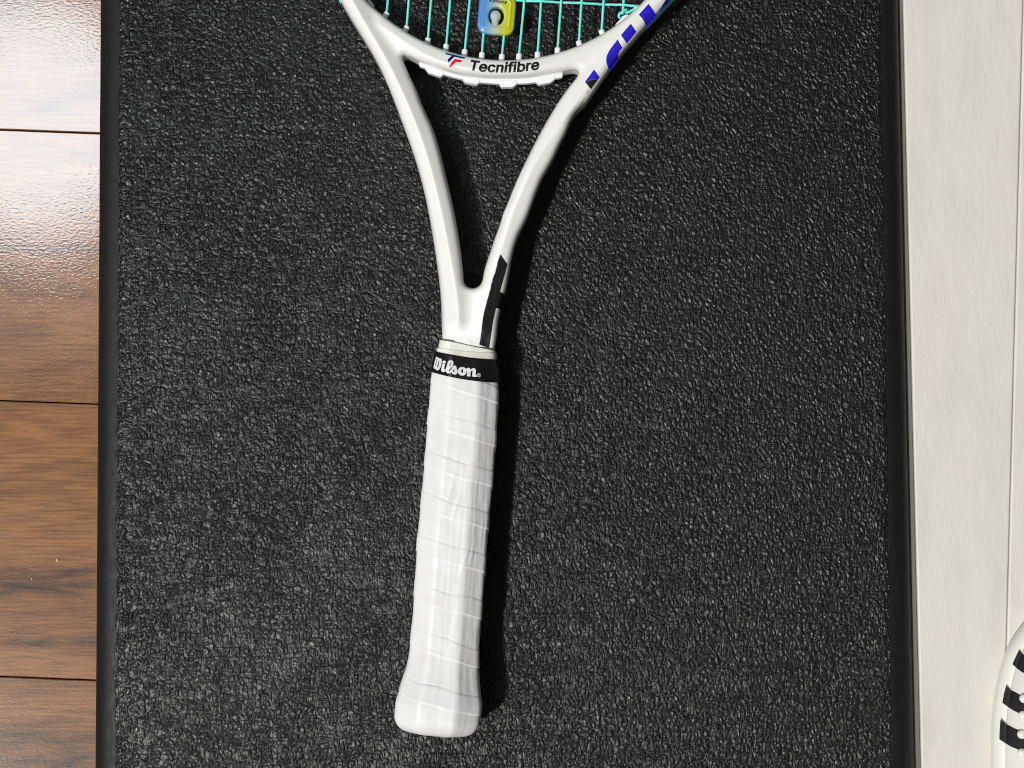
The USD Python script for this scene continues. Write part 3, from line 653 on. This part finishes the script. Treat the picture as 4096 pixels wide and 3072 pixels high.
c0 = np.append(U(sC(py[-1]), py[-1], TOP + .0176)[:2] - AX * RF, zmid(U(sC(py[-1]), py[-1], TOP + .0176)))
for s in (0.7, 0.35, 0.0):
    ring = c0 + (cap[9] - c0) * s; ring[:, :2] -= AX * 0.0006 * (1 - s); cap.append(ring)
G = np.concatenate([G, np.stack(cap)])
gv, gf = grid_mesh(G, wrap=True)
obj('handle_grip', (gv, gf[:, ::-1]), 'grip_wrap', racket, smooth=42)

def sleeve(top, bot, off, rows=14, lip=0.00035):
    """tape wound round the handle between two slanted edges (functions of the angle index)"""
    j = np.arange(NA); rowsP = []
    t, b = top(phi), bot(phi)
    rowsP.append(handle_point(t, j, off - lip)); rowsP.append(handle_point(t, j, off - 0.00005))
    for s in np.linspace(0, 1, rows): rowsP.append(handle_point(t * (1 - s) + b * s + (1.5 if s == 0 else 0), j, off))
    rowsP.append(handle_point(b, j, off - 0.00005)); rowsP.append(handle_point(b, j, off - lip))
    v, f = grid_mesh(np.stack(rowsP), wrap=True)
    return v, f[:, ::-1]
mixlr = lambda l, r: (lambda a: l + (r - l) * (1 + np.cos(a)) / 2)
tape1 = lambda a: mixlr(1370, 1400)(a) + 2 * np.sin(a)
tape2 = lambda a: mixlr(1398, 1400)(a) + 13 * np.clip(np.sin(a), 0, 1) + 0 * a
bandt = lambda a: mixlr(1408, 1422)(a) + 20 * np.clip(np.sin(a), 0, 1)
bandb = lambda a: mixlr(1491, 1512)(a) + 22 * np.clip(np.sin(a), 0, 1)
obj('clear_tape', sleeve(tape1, lambda a: bandt(a) + 20, 0.0001), 'clear_tape', racket, smooth=40, label='yellowed clear tape at the end of the yoke')
obj('clear_tape', sleeve(tape2, lambda a: bandt(a) + 22, 0.00055), 'clear_tape', racket, smooth=40, label='second turn of clear tape above the black band')
BOFF = 0.0011
band = obj('collar_band', sleeve(bandt, bandb, BOFF, 20, 0.0009), 'black_vinyl', racket, smooth=40, label='black vinyl band with silver lettering')
# the loose end of the band, lying on top of it
jj = np.arange(0, 16)
ov = []
for s in np.linspace(0, 1, 8):
    ov.append(handle_point(bandt(phi[jj]) * (1 - s) + (bandb(phi[jj]) - 1) * s, jj, BOFF + 0.00028))
ov = np.stack(ov, 0)
edge_ = handle_point(bandt(phi[[16]]) * (1 - np.linspace(0, 1, 8)) + bandb(phi[[16]]) * np.linspace(0, 1, 8), np.full(8, 16), BOFF - 0.00005)
v_, f_ = grid_mesh(np.concatenate([ov, edge_[:, None]], 1))
obj('band_end', (v_, f_[:, ::-1]), 'black_vinyl', band, smooth=30)
# lettering on the band
tabj = np.arange(0, NA // 2 + 1)
def band_surf(xy):
    c = U(sC(1480), 1480, TOP + 0.0176)[:2]
    s = (xy - c) @ AX
    pyq = np.clip(1480 - s / ((HC - 0.03) / FPX), 1400, 1530)
    lat = (xy - U(sC(pyq), pyq, TOP + 0.0176)[:, :2]) @ EX
    z = np.empty(len(xy))
    sample = np.linspace(1395, 1535, 15)
    tabs = []
    for p in sample:
        R = handle_point(np.full(len(tabj), p), tabj, BOFF)
        l = (R[:, :2] - U(sC(p), p, TOP + 0.0176)[:2]) @ EX
        tabs.append((l[::-1], R[::-1, 2]))
    i = np.clip(((pyq - 1395) / 10).astype(int), 0, 13)
    for k in range(14):
        m = i == k
        if m.any():
            a, b = (np.interp(lat[m], *tabs[k]), np.interp(lat[m], *tabs[k + 1])); t = (pyq[m] - sample[k]) / 10
            z[m] = a * (1 - t) + b * t
    return z
E = lambda cx, cy, rx, ry, rot=0: affinity.rotate(affinity.scale(Point(cx, cy).buffer(1, 24), rx, ry), rot)
SM = lambda pts: Polygon(spline(pts + pts[:1], 80, 0.5, closed=True)).buffer(0)
W = Polygon([(195, 365), (245, 385), (272, 395), (282, 425), (345, 430), (374, 450), (366, 560), (340, 680), (300, 770), (235, 806), (205, 796), (175, 757), (125, 747), (114, 690), (140, 560), (170, 440)]).difference(Polygon([(218, 430), (168, 620), (162, 684), (178, 660), (238, 430)])).difference(Polygon([(283, 470), (228, 660), (226, 722), (250, 702), (278, 600), (296, 470)]))
ii = Polygon([(368, 592), (476, 603), (446, 740), (452, 782), (480, 775), (506, 735), (505, 800), (470, 848), (420, 860), (366, 838), (349, 785), (378, 650)]).union(E(450, 540, 56, 46))
ll = SM([(500, 800), (520, 690), (548, 580), (580, 510), (640, 482), (705, 490), (738, 560), (722, 640), (660, 720), (606, 790), (602, 838), (640, 812), (690, 745), (720, 800), (690, 850), (620, 893), (550, 893), (508, 850)]).difference(SM([(662, 552), (632, 600), (616, 680), (650, 640), (673, 580)]))
ss = SM([(680, 850), (690, 745), (728, 665), (770, 652), (826, 668), (838, 725), (870, 810), (862, 885), (800, 935), (738, 925)]).difference(E(750, 815, 24, 36))
oo = E(1020, 830, 137, 138).difference(E(1018, 826, 29, 62, 5))
nn = Polygon([(1120, 775), (1155, 738), (1215, 717), (1258, 735), (1283, 775), (1275, 992), (1163, 986), (1182, 812), (1150, 815)]).union(Polygon([(1270, 800), (1300, 760), (1350, 733), (1410, 735), (1455, 785), (1448, 940), (1480, 965), (1462, 1012), (1350, 1003), (1328, 960), (1346, 835), (1318, 815), (1280, 850)]))
reg = E(1545, 955, 64, 62).difference(E(1545, 955, 49, 47)).union(LineString([(1530, 990), (1530, 922), (1555, 924), (1562, 940), (1553, 955), (1530, 957)]).buffer(6)).union(LineString([(1548, 957), (1564, 990)]).buffer(6))
words = unary_union([g.buffer(3).buffer(-3) for g in (W, ii, ll, ss, oo, nn)]).union(reg)
words = affinity.affine_transform(words, [1 / 7.9, 0, 0, 1 / 7.9, 1720, 1380])
obj('lettering', decal(words, band_surf, 0.00006, 0.042, 2.5), 'silver_print', band, smooth=True, label='silver script name and registered mark')

# ------------------------------------------------------------------ dampener held between two strings
DZ = ZB + 0.0045
ang = math.radians(4.8)
def dpx(u, v): return (1987 + u * math.cos(ang) - v * math.sin(ang), 57 + u * math.sin(ang) + v * math.cos(ang))
def dpoly(poly):
    return Polygon([tuple(p) for p in U(*np.array([dpx(*c) for c in poly.exterior.coords]).T, DZ)[:, :2]])
from shapely.geometry import box as sbox
body = sbox(-75, -80, 73, 77).buffer(-36).buffer(36, 12)
hole = E(0, 14, 31, 38); hole = affinity.translate(hole, -2, -8)
knob = E(-5, 3, 21.5, 21.5).union(Polygon([(-19, 12), (8, 12), (10, 50), (-17, 50)])).buffer(-3).buffer(3)
dc = U(*dpx(0, 0), DZ)
dux = (U(*dpx(75, 0), DZ) - U(*dpx(-75, 0), DZ))[:2]; dwid = np.linalg.norm(dux); dux /= dwid
damp = thing('vibration_dampener', (dc[0], dc[1], ZB - 0.0025), label='small blue to yellow rubber dampener clipped between two strings above the bridge', cat='string dampener')
ux, uy = float(dux[0]), float(dux[1])
def rubber(name, alpha):
    mat(name, {'g': ('geometry', {}), 'dot': ('vector_math', {'math_type': 'dot_product', 'vector2': (ux, uy, 0)}),
        'mr': ('map_range', {'from_min': float(dc[0] * ux + dc[1] * uy) - dwid / 2, 'from_max': float(dc[0] * ux + dc[1] * uy) + dwid / 2}),
        'cr': ('rgb_ramp', {'ramp': [(0.0, (0.055, 0.20, 0.70)), (0.2, (0.10, 0.32, 0.72)), (0.36, (0.30, 0.50, 0.62)), (0.5, (0.52, 0.60, 0.48)), (0.62, (0.52, 0.60, 0.14)), (0.75, (0.60, 0.66, 0.012)), (1.0, (0.66, 0.66, 0.008))]}),
        'p': ('principled_bsdf', {'roughness': 0.28, 'subsurface_weight': 0.5, 'subsurface_scale': 0.002, 'subsurface_radius': (1, 1, 1), 'transmission_weight': alpha, 'coat_weight': 0.3})},
        [('g.position', 'dot.vector1'), ('dot.value', 'mr.value'), ('mr.result', 'cr.fac'), ('cr.color', 'p.base_color')])
rubber('rubber_gradient', 0.0)
wb, wh, wk = dpoly(body), dpoly(hole), dpoly(knob)
def dtop(xy, d):
    R = 0.0011; q = np.clip(1 - d / R, 0, 1)
    de = np.array([wb.exterior.distance(Point(p)) for p in xy])
    rim = 0.00035 * np.exp(-((de - 0.0023) / 0.00045) ** 2) - 0.0005 * np.clip((0.0023 - de) / 0.0008, 0, 1)
    return DZ - R * (1 - np.sqrt(1 - q * q)) + rim
obj('body', puff(wb.difference(wh), dtop, lambda xy, d: np.full(len(xy), ZB + 0.0006), [0, .00004, .00015, .0004, .0008, .0012], 0.0004, 0.0003), 'rubber_gradient', damp, smooth=60)
kd = wk
obj('knob', puff(kd, lambda xy, d: DZ - 0.0004 - 0.0012 * (1 - np.sqrt(1 - np.clip(1 - d / 0.0012, 0, 1) ** 2)) + 0.0004 * np.exp(-(np.linalg.norm(xy - U(*dpx(-5, 3), DZ)[:2], axis=1) / 0.0012) ** 2), lambda xy, d: np.full(len(xy), ZB - 0.0008), [0, .00004, .00015, .0004, .0008, .0012], 0.0005, 0.0003), 'rubber_gradient', damp, smooth=60)
kv, kf = text_2d('Kimony', 12.5)
kv = kv - [kv[:, 0].min(), 0]; kv[:, 0] *= 71.0 / kv[:, 0].max()
kq = np.array([dpx(-33 + x, -47 - y) for x, y in kv])
KP, kf = drape_px(kq, kf, lambda xy: np.full(len(xy), DZ), 0.00006, DZ)
obj('lettering', (KP, kf), 'ink_black', damp)

# ------------------------------------------------------------------ shoe on the white floor
sole_px = [(4096, 2499), (4059, 2550), (4031, 2600), (4015, 2647), (4001, 2696), (3989, 2751), (3979, 2816), (3972, 2892), (3970, 2967), (3970, 3061), (3975, 3250), (3990, 3500), (4010, 3800), (4025, 4100), (4060, 4400), (4160, 4600), (4330, 4680), (4500, 4600), (4590, 4400), (4620, 4000), (4660, 3600), (4720, 3200), (4710, 2800), (4600, 2520), (4430, 2370), (4260, 2360), (4160, 2420)]
ZS = 0.020
sp = Polygon(U(*spline(sole_px + sole_px[:1], 300, 0, closed=True).T, 0.006)[:, :2]).buffer(0)
shoe = thing('shoe', (sp.centroid.x, sp.centroid.y, 0.0012), label='white sports shoe with black stripes standing on the white floor', cat='shoe')
rnd = lambda d, R: R * (1 - np.sqrt(1 - np.clip(1 - d / R, 0, 1) ** 2))
obj('sole', puff(sp, lambda xy, d: 0.013 - 0.9 * rnd(d, 0.007), lambda xy, d: 0.0022 + rnd(d, 0.002), [0, .0001, .0004, .001, .002, .004, .006, .008], 0.006, 0.002), 'sole_white', shoe, smooth=40)
up = sp.buffer(-0.0040)
upl = [up.exterior.interpolate(t, normalized=True).coords[0] for t in np.linspace(0, 1, 3000)]
upt = cKDTree(np.array(upl))
def shoe_top(xy, d=None):
    if d is None: d = upt.query(xy)[0]
    inside = contains_xy(up, xy[:, 0], xy[:, 1])
    d = np.where(inside, d, 0)
    return 0.0150 + 0.045 * (1 - np.exp(-d / 0.034)) - 0.5 * rnd(d, 0.004)
upper = obj('upper', puff(up, shoe_top, lambda xy, d: np.full(len(xy), 0.008), [0, .0001, .0004, .001, .002, .003], 0.004, 0.0015), 'shoe_white', shoe, smooth=50)
zz1, zz2 = ((3946, 2450), 5.32), ((3946, 2760), 5.32)
stripes = [zoomed([(692, 802), (620, 950), (550, 1100), (640, 1185), (740, 1260), (900, 1340), (1100, 1430), (1250, 1230), (1000, 1080), (850, 950)], *zz1),
           zoomed([(415, -90), (370, 80), (335, 270), (440, 350), (560, 430), (700, 500), (900, 560), (1100, 600), (1150, 330), (900, 190), (750, 122), (640, 60), (520, 0)], *zz2),
           zoomed([(295, 632), (280, 850), (270, 1045), (400, 1135), (530, 1210), (650, 1260), (850, 1320), (1100, 1380), (1150, 1080), (900, 960), (700, 860), (560, 800), (430, 725)], *zz2)]
for s in stripes:
    obj('stripe', decal(Polygon(s).buffer(0), shoe_top, 0.0003, 0.04, 6), 'shoe_black', upper, smooth=True)
for cx_, cy_, hx in ((790, 175, 830), (770, 530, 830), (745, 935, 800), (745, 1330, 800)):
    q = np.array(zoomed([(cx_, cy_)], *zz2))[0]
    z = 0.04
    for _ in range(6):
        Pq = U(q[0], q[1], z); z = float(shoe_top(Pq[None, :2])[0])
    b = trimesh.creation.icosphere(2, 1.0); b.apply_scale([0.0024, 0.0022, 0.0016]); b.apply_translation([Pq[0], Pq[1], z + 0.0006])
    e = obj('eyelet', b, 'shoe_white', shoe, smooth=True)
    h = trimesh.creation.icosphere(2, 1.0); h.apply_scale([0.0008, 0.0010, 0.0006]); h.apply_translation([Pq[0] + 0.0014, Pq[1] - 0.0010, z + 0.0019])
    obj('hole', h, 'shoe_black', e, smooth=True)
lz = [np.array(zoomed([(900 + 60 * math.sin(k * 2.1), -300 + 180 * k)], *zz2))[0] for k in range(9)]
lp = []
for q in lz:
    z = 0.045
    for _ in range(6):
        Pq = U(q[0], q[1], z); z = float(shoe_top(Pq[None, :2])[0]) + 0.002
    lp.append((Pq[0] + 0.02, Pq[1], z + 0.004))
obj('lace', tube(smooth3(np.array(lp), 80), 0.0022, 8), 'shoe_white', shoe, smooth=True)

# crumbs of dirt on the brown planks
for k, (x, y, r, lab) in enumerate(((230, 2240, 0.0009, 'larger pale crumb lying on the widest brown plank'), (128, 2316, 0.0006, 'smaller pale crumb near the left border on the brown plank'))):
    b = trimesh.creation.icosphere(1, 1.0); b.vertices *= 1 + 0.5 * (meshkit.noise(b.vertices * 2.3 + k, k)[:, None] - 0.5)
    c = U(x, y, 0.0)
    b.apply_scale([r * 0.8, r, r * 0.4]); b.apply_translation([c[0], c[1], r * 0.35])
    t = thing('crumb', (c[0], c[1], 0), label=lab, cat='crumb')
    obj('grain', b, 'crumb_tan', t, smooth=True)
